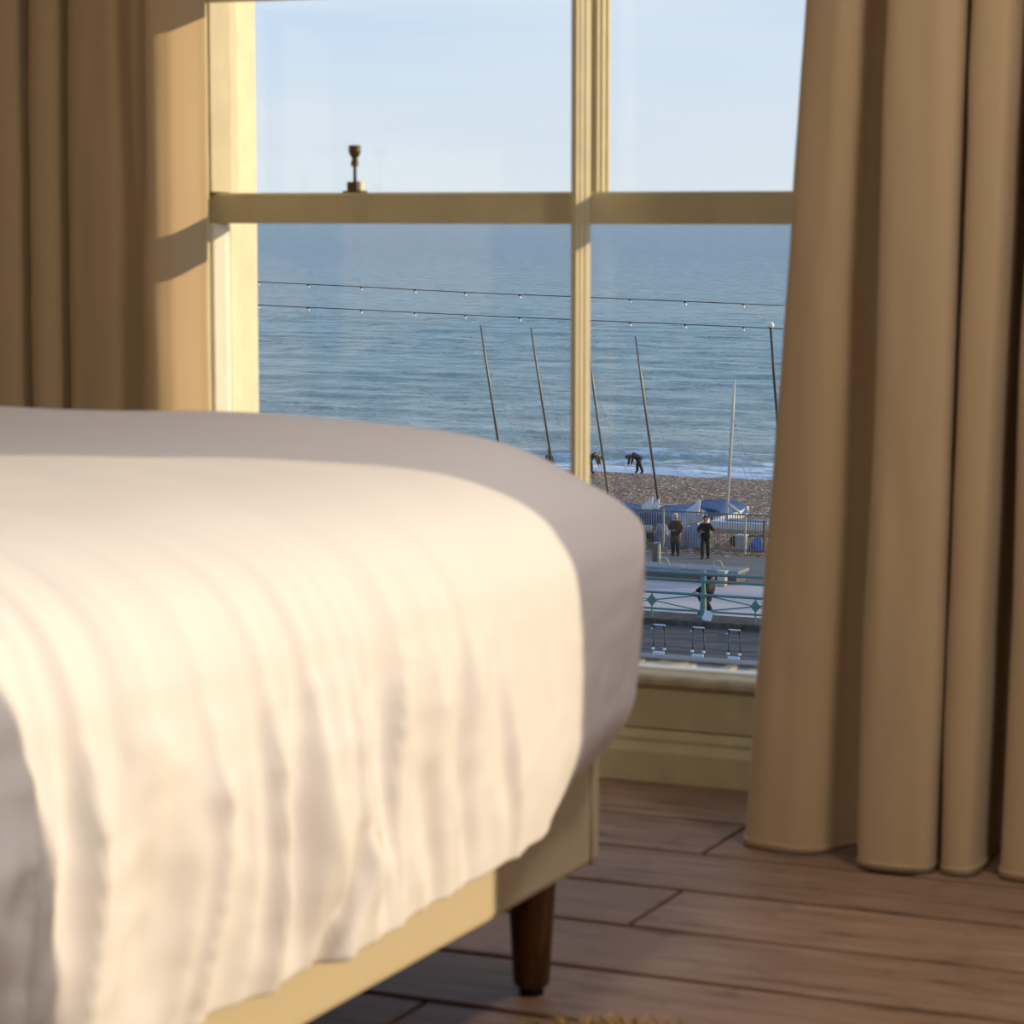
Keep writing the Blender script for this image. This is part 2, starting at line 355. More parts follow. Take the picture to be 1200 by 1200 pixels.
lt = [(x + (.018 if -3.02 < x < -2.83 else 0) + (.012 if x < -3.02 else 0) + (.006 if x > -2.79 else 0), y) for x, y in lb]
def warpL(x, y, z, n):
    # pinch pleat: pulled in at the top, opening out lower down
    u = -2.772
    return n*(.012*math.exp(-((x-u-.014*(z-1.2))/.009)**2)*min(1, max(0, (z-1.05)/.15)) - .006*math.exp(-((x-u+.03)/.02)**2)*max(0, min(1, (z-1.1)/.2)))
cL = curtain('curtain', lb, lt, 2.5, 'sunlit khaki curtain with a shadow band at the left of the window', 380, warpL, (-3.0, 4.36))
pole = empty('curtain_pole', (-1.7, 4.30, 2.53), 'wooden curtain pole above the window carrying both curtains', 'curtain pole')
one('rod', M_wood, pole, lambda bm: tube(bm, [(-2.0, 0, 0), (1.4, 0, 0)], .016, 16), smooth=True)
for sx_ in (-1.95, 1.35): one('bracket', M_brass, pole, lambda bm: box(bm, sx_-.01, sx_+.01, -.01, .30, -.012, .012), bevel=.002)

# ------------------------------------------------------------------ bed
BX1, BX0, BY1, BY0 = -1.385, -3.20, 3.325, 1.25
bed = empty('bed', ((BX0+BX1)/2, (BY0+BY1)/2, 0), 'low bed base in sand coloured fabric on tapered dark wooden legs', 'bed')
bc = Vector(bed.location)
def bp_(name, m, fn, **k):
    bm = bmesh.new(); fn(bm)
    for v in bm.verts: v.co -= bc
    return finish(name, bm, m, bed, **k)
def rrect(x0, x1, y0, y1, r, seg=8):
    pts = []
    for cx, cy, a0 in ((x1-r, y1-r, 0), (x0+r, y1-r, 90), (x0+r, y0+r, 180), (x1-r, y0+r, 270)):
        for k in range(seg+1):
            a = R(a0+90*k/seg); pts.append((cx+r*math.cos(a), cy+r*math.sin(a)))
    return pts
def base(bm):
    prism(bm, rrect(BX0, BX1, BY0, BY1, .022), 'z', .172, .335)
o = bp_('bed_base', M_frame, base, bevel=.010)
bp_('seam', M_frame, lambda bm: tube(bm, [(BX1+.001, BY1-.045, .175), (BX1+.001, BY1-.045, .333)], .0022, 8), smooth=True)
for lx, ly in ((-1.452, 3.235), (-3.13, 3.235), (-1.452, 1.36), (-3.13, 1.36)):
    lg = bp_('leg', M_wood, lambda bm: lathe(bm, [(.0215, .012), (.0245, .016), (.0335, .165), (.0335, .173)], (lx, ly, 0), 32), smooth=True)
    bm = bmesh.new(); lathe(bm, [(.016, 0), (.017, .004), (.017, .013)], (lx, ly, 0), 20)
    for v in bm.verts: v.co -= bc
    finish('foot_pad', bm, M_rubber, lg, True)
mt = bmesh.new(); prism(mt, rrect(BX0+.03, BX1-.02, BY0+.02, BY1-.02, .06), 'z', .337, .56)
mo = finish('mattress', mt, M_matt, None, False, None, .03); tag(mo, 'thick white mattress lying on the bed base under the duvet', 'mattress')

# the duvet: a domed top that rolls over into hanging sides
DX1, DX0, DY1, DY0, RC = -1.296, -3.29, 3.345, 1.20, .125
def duvet():
    bm = bmesh.new()
    # contour: arc-length sampled rounded rectangle with outward normals, starting on the far side
    pts = []
    def line(a, b, n):
        step = .0075; c = int((Vector(b)-Vector(a)).length/step)
        for i in range(c): pts.append((Vector(a).lerp(Vector(b), i/c), Vector(n)))
    def arc(cx, cy, a0, r=RC):
        c = int(r*math.pi/2/.0075)
        for i in range(c):
            a = R(a0)+math.pi/2*i/c; nn = Vector((math.cos(a), math.sin(a))); pts.append((Vector((cx, cy))+nn*r, nn))
    line((DX1, DY0+RC), (DX1, DY1-RC), (1, 0)); arc(DX1-RC, DY1-RC, 0)
    line((DX1-RC, DY1), (DX0+RC, DY1), (0, 1)); arc(DX0+RC, DY1-RC, 90)
    line((DX0, DY1-RC), (DX0, DY0+RC), (-1, 0)); arc(DX0+RC, DY0+RC, 180)
    line((DX0+RC, DY0), (DX1-RC, DY0), (0, -1)); arc(DX1-RC, DY0+RC, 270)
    N = len(pts)
    def g(d, Rr, p=2.3):
        d = max(0, min(1, d/Rr)); return (1-(1-d)**p)**(1/p)
    ZS = .575
    def ztop(x, y):
        dx = min(DX1-x, x-DX0); dy = min(DY1-y, y-DY0)
        z = ZS + .020*g(dx, .06)*g(dy, .06) + .118*g(dx, .26)*g(dy, .20)
        z += .048*g(dx-.02, .62, 2)*g(dy, .25, 2) + .020*math.exp(-((dy-.16)/.16)**2)*g(dx-.1, .4, 2)
        z += .006*noise.noise(Vector((x*3.2, y*2.2, .7))) + .0035*noise.noise(Vector((x*3+y*9, y*4-x*4, 3.1)))
        return z
    rings = []; depth = .44; nt_ = 40
    # inner rings (inset t) from centre to edge
    def inset(i, t):
        p, n = pts[i]; x, y = p
        cx, cy = (DX0+DX1)/2, (DY0+DY1)/2
        hx, hy = (DX1-DX0)/2, (DY1-DY0)/2
        fx = (hx-t)/hx; fy = (hy-t)/hy
        return Vector((cx+(x-cx)*fx, cy+(y-cy)*fy))
    hxm = (DX1-DX0)/2-.02
    for k in range(nt_+1):
        f = k/nt_; t = hxm*(1-f)**2.2 if f < 1 else 0
        row = []
        for i in range(N):
            q = inset(i, t); z = ztop(q.x, q.y)
            row.append((Vector((q.x, q.y, z)), i, t))
        rings.append(row)
    def wr(u, v, y):
        """fold displacement on the hanging side: u along the edge, v down from the shoulder (m)"""
        m = 1/(1+math.exp((y-2.78)*9))                # smoother near the corner by the window
        env = min(1, max(0, (v+.10)/.16))
        uu = u + .38*v*(.5+.5*math.sin(u*3.1+.6)) + .03*noise.noise(Vector((u*5, v*4, 0)))
        a = 1-abs(noise.noise(Vector((uu*10, v*1.5, 2.0))))*2.1
        b = 1-abs(noise.noise(Vector((uu*22+4, v*3.0, 7.0))))*2.1
        hemf = 1-.93*min(1, max(0, (v-.20)/.16))
        d = (.024*a*a*(1 if a > 0 else -1) + .011*b)*env*(.05+.95*m)*hemf
        d += .006*noise.noise(Vector((u*3.0, v*3.5, 11)))*env*hemf
        d += .0030*noise.noise(Vector((u*22+v*14, v*22-u*8, 5)))*(.3+.7*m)
        # one deep diagonal fold near the hem
        s = (y-2.262)-.62*(.36-v)*1.0
        d -= .020*math.exp(-(s/.016)**2)*min(1, max(0, (v-.14)/.08))
        d += .010*math.exp(-((s-.035)/.02)**2)*min(1, max(0, (v-.14)/.08))
        return d
    ns = 64
    for k in range(1, ns+1):
        f = k/ns; row = []
        for i in range(N):
            p, n = pts[i]; x, y = p; u = i*.0075
            zt = ztop(x, y)
            tuck = 1/(1+math.exp(-(y-3.02)*14))       # tucked tighter at the window end
            zh = .300 + .012*tuck + .020*max(0, min(1, (y-2.9)/.4)) + .008*noise.noise(Vector((u*2.2, 0, 9)))
            if n.y > .5: zh = .33
            z = zt + (zh-zt)*f
            out = .008*math.sin(math.pi*f)*(1-tuck) + (.020*(1-tuck))*(f**1.5) - .022*tuck*f**1.3 - .050*tuck*max(0, (f-.66)/.34)**1.7
            v = (zt-z)
            q = p + n*(out + wr(u, v, y))
            row.append((Vector((q.x, q.y, z)), i, -v))
        rings.append(row)
    V = []
    for r_, row in enumerate(rings):
        vr = []
        for co, i, t in row:
            if t > 0 and t < .30:                      # folds start on the shoulder, pushed along its slope
                p, n = pts[i]; w = wr(i*.0075, -t*.33, p.y)*(1-t/.30)**1.5
                co = co + Vector((n.x*.6, n.y*.6, .8))*w*.7
            elif t == 0:
                p, n = pts[i]; co = co + Vector((n.x, n.y, .2))*wr(i*.0075, 0, p.y)
            vr.append(bm.verts.new(co))
        V.append(vr)
    for a, b in zip(V, V[1:]):
        for i in range(N): bm.faces.new([a[i], a[(i+1) % N], b[(i+1) % N], b[i]])
    bm.faces.new(V[0])
    root = empty('duvet', ((DX0+DX1)/2, (DY0+DY1)/2, .56), 'white duvet draped over the bed, half sunlit with rumpled side', 'duvet')
    for v in bm.verts: v.co -= Vector(root.location)
    o = finish('duvet_cover', bm, M_duvet, root, True)
    s = o.modifiers.new('thick', 'SOLIDIFY'); s.thickness = .010; s.offset = -1
    sm = o.modifiers.new('soft', 'SMOOTH'); sm.iterations = 2; sm.factor = .5
duvet()

# ------------------------------------------------------------------ rug corner at the bottom of the view
rc_ = pz(745, 1193, .035)
rug = empty('rug', (rc_.x+.02, rc_.y-.555, 0), 'shaggy golden brown rug on the floorboards, only its edge in view', 'rug')
def rugbase(bm):
    n = 60; top = []; bot = []
    for i in range(n):
        a = 2*math.pi*i/n; r = .56+.03*noise.noise(Vector((math.cos(a)*2, math.sin(a)*2, 3)))
        top.append(bm.verts.new((r*.46*math.cos(a), r*math.sin(a), .016))); bot.append(bm.verts.new((r*.46*math.cos(a), r*math.sin(a), .001)))
    bm.faces.new(top); bm.faces.new(bot[::-1])
    for i in range(n): bm.faces.new([bot[i], bot[(i+1) % n], top[(i+1) % n], top[i]])
one('backing', mat('rug_backing', (.30, .20, .09), .9, var=.3), rug, rugbase)
def tufts(bm):
    rnd = random.Random(2)
    for _ in range(5200):
        a = rnd.uniform(0, 2*math.pi); r = math.sqrt(rnd.random()); x, y = r*.57*.46*math.cos(a), r*.57*math.sin(a)
        h = rnd.uniform(.016, .03); dx, dy = rnd.uniform(-.018, .018), rnd.uniform(-.018, .018)
        tube(bm, [(x, y, .012), (x+dx*.4, y+dy*.4, .012+h*.6), (x+dx, y+dy, .012+h)], [.0035, .003, .0008], 4)
tag(one('pile', mat('rug_pile', (.66, .44, .18), .9, color2=(.26, .15, .06), scale=60), rug, tufts), kind='stuff')

# ------------------------------------------------------------------ fill lights added on the ceiling, out of view, to brighten the room
def lamp(x, y, label, energy):
    r_ = empty('fill_light', (x, y, ZC-.001), label, 'added fill light')
    one('housing', M_white, r_, lambda bm: lathe(bm, [(.20, -.05), (.22, -.045), (.22, 0)], (0, 0, 0), 32), smooth=False)
    m = MATS.get('fill_diffuser')
    if not m:
        m = bpy.data.materials.new('fill_diffuser'); m.use_nodes = True; b = m.node_tree.nodes['Principled BSDF']
        b.inputs['Emission Color'].default_value = (1, .80, .58, 1); b.inputs['Emission Strength'].default_value = 2; MATS['fill_diffuser'] = m
    one('diffuser', m, r_, lambda bm: lathe(bm, [(.001, -.075), (.10, -.070), (.17, -.060), (.195, -.051)], (0, 0, 0), 32), smooth=True)
    l = bpy.data.lights.new('lamp', 'AREA'); l.shape = 'DISK'; l.size = .38; l.energy = energy; l.color = (1, .90, .80)
    lo = bpy.data.objects.new('lamp', l); COL.objects.link(lo); lo.parent = r_; lo.location = (0, 0, -.085)
lamp(-.9, 1.5, 'round fill light added on the ceiling over the near side of the bed', 25)
lamp(-.1, 3.0, 'round fill light added on the ceiling nearer the side window', 22)

# ================================================================== OUTSIDE
G = -12.75                      # level of the promenade, four storeys below
M_asph = mat('asphalt', (.135, .112, .096), .85, color2=(.08, .07, .064), scale=1.2, stretch=(.5, 2, 1), bump=.3, bscale=14)
M_asph2 = mat('worn_asphalt', (.20, .175, .15), .85, color2=(.14, .125, .11), scale=.8, stretch=(.4, 2, 1), bump=.3, bscale=14)
M_pave = mat('pale_paving', (.68, .54, .47), .7, color2=(.42, .40, .42), scale=.42, stretch=(.22, 1.0, 1), bump=.15, bscale=5)
M_kerb = mat('pale_kerb', (.34, .39, .45), .6, var=.2, scale=3)
M_dstone = mat('dark_stone', (.115, .10, .075), .85, color2=(.045, .042, .035), scale=3, bump=.5, bscale=12)
M_stone = mat('grey_stone', (.24, .25, .27), .7, var=.2, scale=3, bump=.2)
M_teal = mat('teal_ironwork', (.13, .27, .25), .45, var=.2, scale=10)
M_steel = mat('stainless_steel', (.62, .66, .68), .25, metal=.8, var=.1)
M_iron = mat('dark_iron', (.05, .052, .055), .5, metal=.3, var=.2)
M_fence = mat('galvanised_fence', (.19, .185, .16), .5, metal=.2, var=.2, scale=6)
M_fpost = mat('pale_fence_post', (.50, .46, .34), .5, var=.2, scale=6)
M_hull = mat('white_gelcoat', (.72, .73, .74), .3, var=.08, scale=3)
M_blue = mat('blue_boat_cover', (.045, .10, .24), .7, color2=(.02, .045, .12), scale=1.6, bump=.6, bscale=4, bdist=.05)
M_lblue = mat('pale_blue_tarpaulin', (.26, .32, .44), .7, color2=(.09, .13, .24), scale=2.2, bump=.6, bscale=4, bdist=.05)
M_mast = mat('dull_aluminium', (.22, .20, .165), .45, metal=.5, var=.2)
M_mastw = mat('white_spar', (.62, .58, .52), .4, var=.1)
M_cable = mat('black_cable', (.012, .016, .02), .5)
M_bulb = mat('clear_bulb_glass', (.80, .82, .82), .12, var=.03, spec=.8)
M_skin = mat('skin', (.50, .28, .20), .6, var=.1)
M_rope = mat('rope', (.35, .33, .28), .8)

YK0, YK1 = 83.7, 85.3           # stone kerb carrying the railing
def ground(name, m, y0, y1, z, th=.4, x0=-140, x1=90): return struct(name, m, lambda bm: box(bm, x0, x1, y0, y1, z-th, z))
ground('seafront_road', M_asph, 77.7, YK0, G)
struct('kerb_strip', M_kerb, lambda bm: box(bm, -140, 90, 75.4, 77.7, G-.4, G+.05))
ground('near_pavement', M_asph, 20, 75.4, G-.02)
struct('railing_kerb', M_dstone, lambda bm: box(bm, -140, 90, YK0, YK1, G-.4, G+.20), bevel=.04)
struct('upper_promenade', M_pave, lambda bm: prism(bm, [(YK1, G-.30), (94.2, G-.02), (94.2, G-.6), (YK1, G-.8)], 'x', -140, 90))
ground('lower_promenade', M_asph2, 94.2, 101.9, G-.025)
# shingle beach
def beach_mat():
    m = bpy.data.materials.new('shingle'); m.use_nodes = True; t = m.node_tree; b = t.nodes['Principled BSDF']; b.inputs['Roughness'].default_value = .8
    co = t.nodes.new('ShaderNodeTexCoord')
    v = t.nodes.new('ShaderNodeTexVoronoi'); v.inputs['Scale'].default_value = 5.0; bmp = t.nodes.new('ShaderNodeMapping'); bmp.inputs['Scale'].default_value = (1.9, 1.0, 1); t.links.new(co.outputs['Object'], bmp.inputs[0]); t.links.new(bmp.outputs[0], v.inputs['Vector'])
    n = t.nodes.new('ShaderNodeTexNoise'); n.inputs['Scale'].default_value = 1.3; n.inputs['Detail'].default_value = 8; t.links.new(co.outputs['Object'], n.inputs['Vector'])
    s = t.nodes.new('ShaderNodeSeparateXYZ'); t.links.new(v.outputs['Color'], s.inputs[0])
    r = t.nodes.new('ShaderNodeValToRGB'); t.links.new(s.outputs['X'], r.inputs[0])
    e = r.color_ramp.elements; e[0].color = (.06, .033, .018, 1); e[1].color = (1.0, .78, .52, 1); x = e.new(.55); x.color = (.25, .15, .085, 1); x = e.new(.88); x.color = (.42, .27, .165, 1)
    r2 = t.nodes.new('ShaderNodeValToRGB'); t.links.new(n.outputs['Fac'], r2.inputs[0]); r2.color_ramp.elements[0].color = (.65, .65, .68, 1); r2.color_ramp.elements[1].color = (1.25, 1.1, .95, 1)
    mx = t.nodes.new('ShaderNodeMixRGB'); mx.blend_type = 'MULTIPLY'; mx.inputs[0].default_value = 1; t.links.new(r.outputs[0], mx.inputs[1]); t.links.new(r2.outputs[0], mx.inputs[2])
    t.links.new(mx.outputs[0], b.inputs['Base Color'])
    bp = t.nodes.new('ShaderNodeBump'); bp.inputs['Strength'].default_value = .6; bp.inputs['Distance'].default_value = .06
    t.links.new(v.outputs['Distance'], bp.inputs['Height']); t.links.new(bp.outputs[0], b.inputs['Normal'])
    return m
YS = 134.6                      # crest of the shingle bank
def beach(bm):
    xs = [-140+i*2 for i in range(116)]; ys = [101.9, 103, 105, 108, 112, 116, 120, 124, 128, 132, YS, 138, 141, 150]
    g_ = []
    for y in ys:
        row = []
        for x in xs:
            sea = max(0, y-YS-.6*math.sin(x*.05))
            z = G-.03 - .10*min(1, (y-101.9)/3) + .12*noise.noise(Vector((x*.15, y*.2, 0))) - sea*.22
            row.append(bm.verts.new((x, y, z)))
        g_.append(row)
    for a, b in zip(g_, g_[1:]):
        for i in range(len(xs)-1): bm.faces.new([a[i], a[i+1], b[i+1], b[i]])
struct('shingle_beach', beach_mat(), beach, smooth=True)

# the sea
SEAZ = G-.75
def sea_mat():
    m = bpy.data.materials.new('sea_water'); m.use_nodes = True; t = m.node_tree; b = t.nodes['Principled BSDF']
    b.inputs['Roughness'].default_value = .22; b.inputs['IOR'].default_value = 1.33; b.inputs['Specular IOR Level'].default_value = .42
    co = t.nodes.new('ShaderNodeTexCoord'); L = t.links
    def mapn(sc):
        q = t.nodes.new('ShaderNodeMapping'); q.inputs['Scale'].default_value = sc; L.new(co.outputs['Object'], q.inputs[0]); return q
    def noi(sc, scale, det=6, rough=.6):
        n = t.nodes.new('ShaderNodeTexNoise'); n.inputs['Scale'].default_value = scale; n.inputs['Detail'].default_value = det; n.inputs['Roughness'].default_value = rough
        L.new(mapn(sc).outputs[0], n.inputs['Vector']); return n
    def ramp(src, stops):
        r = t.nodes.new('ShaderNodeValToRGB'); L.new(src, r.inputs[0]); e = r.color_ramp.elements
        e[0].position, e[0].color = stops[0][0], (*stops[0][1], 1); e[1].position, e[1].color = stops[-1][0], (*stops[-1][1], 1)
        for p, c in stops[1:-1]: x = e.new(p); x.color = (*c, 1)
        return r
    sp = t.nodes.new('ShaderNodeSeparateXYZ'); L.new(co.outputs['Object'], sp.inputs[0])
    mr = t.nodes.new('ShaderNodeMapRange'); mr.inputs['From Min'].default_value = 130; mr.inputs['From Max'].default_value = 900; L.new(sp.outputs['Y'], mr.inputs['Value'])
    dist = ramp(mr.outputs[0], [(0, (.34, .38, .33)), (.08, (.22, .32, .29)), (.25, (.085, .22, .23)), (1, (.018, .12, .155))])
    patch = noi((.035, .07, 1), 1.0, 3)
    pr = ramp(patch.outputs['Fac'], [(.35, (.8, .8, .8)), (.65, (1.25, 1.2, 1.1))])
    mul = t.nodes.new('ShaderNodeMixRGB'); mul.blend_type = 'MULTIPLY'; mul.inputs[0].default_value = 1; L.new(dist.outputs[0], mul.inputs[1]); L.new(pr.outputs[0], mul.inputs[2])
    # foam: breaking water along the shore, stray caps further out
    mr2 = t.nodes.new('ShaderNodeMapRange'); mr2.inputs['From Min'].default_value = 135.5; mr2.inputs['From Max'].default_value = 155; mr2.inputs['To Min'].default_value = .24; mr2.inputs['To Max'].default_value = -.12
    L.new(sp.outputs['Y'], mr2.inputs['Value'])
    fo = noi((.35, 1.1, 1), 1.0, 8, .7)
    ad = t.nodes.new('ShaderNodeMath'); ad.operation = 'ADD'; L.new(fo.outputs['Fac'], ad.inputs[0]); L.new(mr2.outputs[0], ad.inputs[1])
    fr_ = ramp(ad.outputs[0], [(.54, (0, 0, 0)), (.66, (1, 1, 1))])
    mix = t.nodes.new('ShaderNodeMixRGB'); L.new(fr_.outputs[0], mix.inputs[0]); L.new(mul.outputs[0], mix.inputs[1]); mix.inputs[2].default_value = (.80, .85, .90, 1)
    L.new(mix.outputs[0], b.inputs['Base Color'])
    rr = t.nodes.new('ShaderNodeMapRange'); rr.inputs['To Min'].default_value = .2; rr.inputs['To Max'].default_value = .85; L.new(fr_.outputs[0], rr.inputs['Value']); L.new(rr.outputs[0], b.inputs['Roughness'])
    h1 = noi((.12, .34, 1), 1.0, 8, .62)
    bp = t.nodes.new('ShaderNodeBump'); bp.inputs['Strength'].default_value = 1; bp.inputs['Distance'].default_value = 1.2
    L.new(h1.outputs['Fac'], bp.inputs['Height'])
    # wind ripples: slopes taken straight from noise so that they survive at any distance
    gust = noi((.010, .045, 1), 1.0, 6, .7)
    gr = ramp(gust.outputs['Fac'], [(.36, (.55, .55, .55)), (.64, (1.1, 1.1, 1.1))])
    def slopes(sc, amp, off):
        n = noi(sc, 1.0, 4, .6)
        a = t.nodes.new('ShaderNodeVectorMath'); a.operation = 'SUBTRACT'; L.new(n.outputs['Color'], a.inputs[0]); a.inputs[1].default_value = (.5, .5, .5)
        b_ = t.nodes.new('ShaderNodeVectorMath'); b_.operation = 'MULTIPLY'; L.new(a.outputs[0], b_.inputs[0]); b_.inputs[1].default_value = (amp*.6, amp, 0)
        return b_
    s1 = slopes((2.4, 1.5, 1), 2.6, 0); s2 = slopes((.35, .42, 1), 1.9, 0)
    ad1 = t.nodes.new('ShaderNodeVectorMath'); ad1.operation = 'ADD'; L.new(s1.outputs[0], ad1.inputs[0]); L.new(s2.outputs[0], ad1.inputs[1])
    sc_ = t.nodes.new('ShaderNodeVectorMath'); sc_.operation = 'MULTIPLY'; L.new(ad1.outputs[0], sc_.inputs[0]); L.new(gr.outputs[0], sc_.inputs[1])
    ad2 = t.nodes.new('ShaderNodeVectorMath'); ad2.operation = 'ADD'; L.new(bp.outputs[0], ad2.inputs[0]); L.new(sc_.outputs[0], ad2.inputs[1])
    nm = t.nodes.new('ShaderNodeVectorMath'); nm.operation = 'NORMALIZE'; L.new(ad2.outputs[0], nm.inputs[0]); L.new(nm.outputs[0], b.inputs['Normal'])
    return m
def sea(bm):
    # wave-shaped near water, flat towards the horizon
    ys = []; y = 133.0; st = .45
    while y < 420: ys.append(y); y += st; st *= 1.006
    ys += [500, 800, 1500, 4000, 12000, 40000]
    nx = 260; g_ = []
    for y in ys:
        x0, x1 = -60-y*.75, 60+y*.2
        row = []
        for i in range(nx+1):
            x = x0+(x1-x0)*i/nx
            h = 0
            if y < 421:
                k = 1-max(0, (y-300)/121)
                h = .34*noise.noise(Vector((x*.045, y*.17, 0)))+.16*noise.noise(Vector((x*.15, y*.42, 5)))+.07*noise.noise(Vector((x*.4, y*.9, 9)))
                yy = y + 1.8*math.sin(x*.06)+1.2*math.sin(x*.021+2)
                h += .62*math.exp(-((yy-148)/1.8)**2) + .25*math.exp(-((yy-140)/.8)**2)+.3*math.exp(-((yy-165)/2.4)**2)
                h *= k
            row.append(bm.verts.new((x, y, SEAZ+h)))
        g_.append(row)
    for a, b in zip(g_, g_[1:]):
        for i in range(nx): bm.faces.new([a[i], a[i+1], b[i+1], b[i]])
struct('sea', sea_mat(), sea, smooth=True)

# ------------------------------------------------------------------ teal promenade railing
RY = 84.25
BAY = 3.72; PX0 = pz(824, 734, G).x*RY/pz(824, 734, G).y
rail = empty('promenade_railing', (PX0, RY, G+.20), 'teal cast iron railing with diamond panels along the stone kerb', 'railing')
zr = [.07+.22, .55+.06, .98+.08, 1.26+.08]   # bottom, middle, second, top rails
zr = [.26, .82, 1.29, 1.53]
NB = 4
posts = [i*BAY for i in range(-NB, NB+1)]
for x in posts:
    p = one('post', M_teal, rail, lambda bm: (lathe(bm, [(.16, 0), (.16, .08), (.12, .12), (.115, .46), (.10, .70), (.125, .76), (.125, .86), (.078, .90), (.068, 1.22), (.12, 1.25), (.12, 1.34), (.08, 1.37), (.08, 1.47), (.12, 1.50), (.12, 1.58), (.07, 1.63), (.02, 1.67)], (x, 0, 0), 14)), smooth=False)
for z, r_ in zip(zr, (.036, .045, .048, .058)):
    one('rail', M_teal, rail, lambda bm: tube(bm, [(posts[0]-BAY, 0, z), (posts[-1]+BAY, 0, z)], r_, 8), smooth=True)
for x in posts[:-1]:
    c = x+BAY/2; zm = (zr[0]+zr[1])/2
    one('diamond', M_teal, rail, lambda bm: prism(bm, [(c-.19, zm), (c, zm-.22), (c+.19, zm), (c, zm+.22)], 'y', -.02, .02), bevel=.008)
    one('upright', M_teal, rail, lambda bm: tube(bm, [(c, 0, 0), (c, 0, zr[1])], .028, 6))
    for a in (x, x+BAY):
        for zz in (zr[0], zr[1]): one('brace', M_teal, rail, lambda bm: tube(bm, [(a, 0, zz), (c, 0, zm)], .023, 6))
# white notice leaning at the foot of the post
sp_ = py_(829, 727, RY-.16)
so_ = empty('notice_board', (sp_.x, RY-.3, G+.19), 'small white notice leaning at the foot of the teal railing post', 'sign')
one('board', M_hull, so_, lambda bm: box(bm, -.16, .16, -.015, .015, .0, .34, Matrix.Rotation(R(-16), 4, 'X') @ Matrix.Rotation(R(14), 4, 'Y')), bevel=.01)

# ------------------------------------------------------------------ bike racks
def rack():
    r_ = empty('cycle_rack', (0, 0, 0))
    w = .17
    for s in (-1, 1):
        one('leg', M_iron, r_, lambda bm: tube(bm, [(s*(w+.03), 0, .02), (s*w, 0, .94)], .018, 8), smooth=True)
        one('foot_clamp', M_hull, r_, lambda bm: box(bm, s*(w+.02)-.06, s*(w+.02)+.03, -.05, .02, .16, .24), bevel=.02)
    one('top_bar', M_steel, r_, lambda bm: tube(bm, [(-w-.02, 0, .95), (w+.02, 0, .95)], .03, 10), smooth=True)
    for s in (-1, 1): one('bracket', M_iron, r_, lambda bm: box(bm, s*w-.035, s*w+.035, -.03, .03, .84, .93), bevel=.006)
    one('lock_hook', M_steel, r_, lambda bm: (tube(bm, [(-w, 0, .84), (-w-.09, -.02, .83), (-w-.10, -.02, .77)], .018, 6)), smooth=True)
    one('base_plate', M_hull, r_, lambda bm: box(bm, -.20, .20, -.06, -.03, 0, .13), bevel=.01)
    return r_
rk = rack(); spots = [(741, 764), (776, 768), (818, 773), (858, 777), (896, 781)]
labs = ['cycle rack at the far left, half hidden behind the bed corner', 'cycle rack on the kerb, nearest to the bed corner', 'cycle rack on the kerb in front of the railing post',
        'cycle rack on the kerb to the right of the railing post', 'cycle rack on the kerb, mostly behind the right curtain']
for i, (a, b) in enumerate(spots):
    o = rk if i == 0 else copy_tree(rk)
    p = pz(a, b, G); o.location = (p.x, 77.55, G+.05); tag(o, labs[i], 'cycle rack', 'cycle racks along the kerb')

# ------------------------------------------------------------------ long stone bench with arm hoops
pb = pz(868, 684, G)
bn = empty('stone_bench', (pb.x-2.5, 94.6, G), 'long grey stone bench with curved pale armrests behind the railing', 'bench')
one('seat', M_stone, bn, lambda bm: box(bm, -6, 2.5, -.55, .75, .36, .50), bevel=.03)
one('base', mat('darker_stone', (.13, .12, .11), .8, var=.2), bn, lambda bm: box(bm, -5.9, 2.4, -.45, .65, -.02, .36), bevel=.02)  # base in a darker stone than the seat
for hx in (778, 841):
    q = py_(hx, 668, 94.6); x = q.x-bn.location.x
    one('armrest', M_fpost, bn, lambda bm: tube(bm, [(x-.20+.20*(1-math.cos(math.pi*k/10)), 0, .50+.30*math.sin(math.pi*k/10)) for k in range(11)], .03, 6), smooth=True)
q = py_(796, 671, 94.6); x = q.x-bn.location.x
one('slat', M_fpost, bn, lambda bm: box(bm, x-.22, x+.22, -.2, -.1, .50, .53), bevel=.01)
q = pz(843, 687, G)
bo = empty('bollard', (q.x, 93.7, G-.02), 'square white painted bollard at the end of the stone bench', 'bollard')
one('shaft', M_fpost, bo, lambda bm: box(bm, -.15, .15, -.15, .15, 0, .52), bevel=.02)
one('cap', M_fpost, bo, lambda bm: box(bm, -.18, .18, -.18, .18, .52, .57), bevel=.015)
q = pz(770, 665, G)
sg = empty('ticket_post', (q.x, 97.4, G-.02), 'tall dark panel post with pale edge standing beyond the stone bench', 'post')
one('panel', M_asph2, sg, lambda bm: box(bm, -.20, .04, -.05, .05, 0, .95), bevel=.01)
one('edge_strip', M_fpost, sg, lambda bm: (box(bm, .04, .12, -.06, .06, 0, 1.0), box(bm, -.12, .12, -.06, .06, .96, 1.02)))

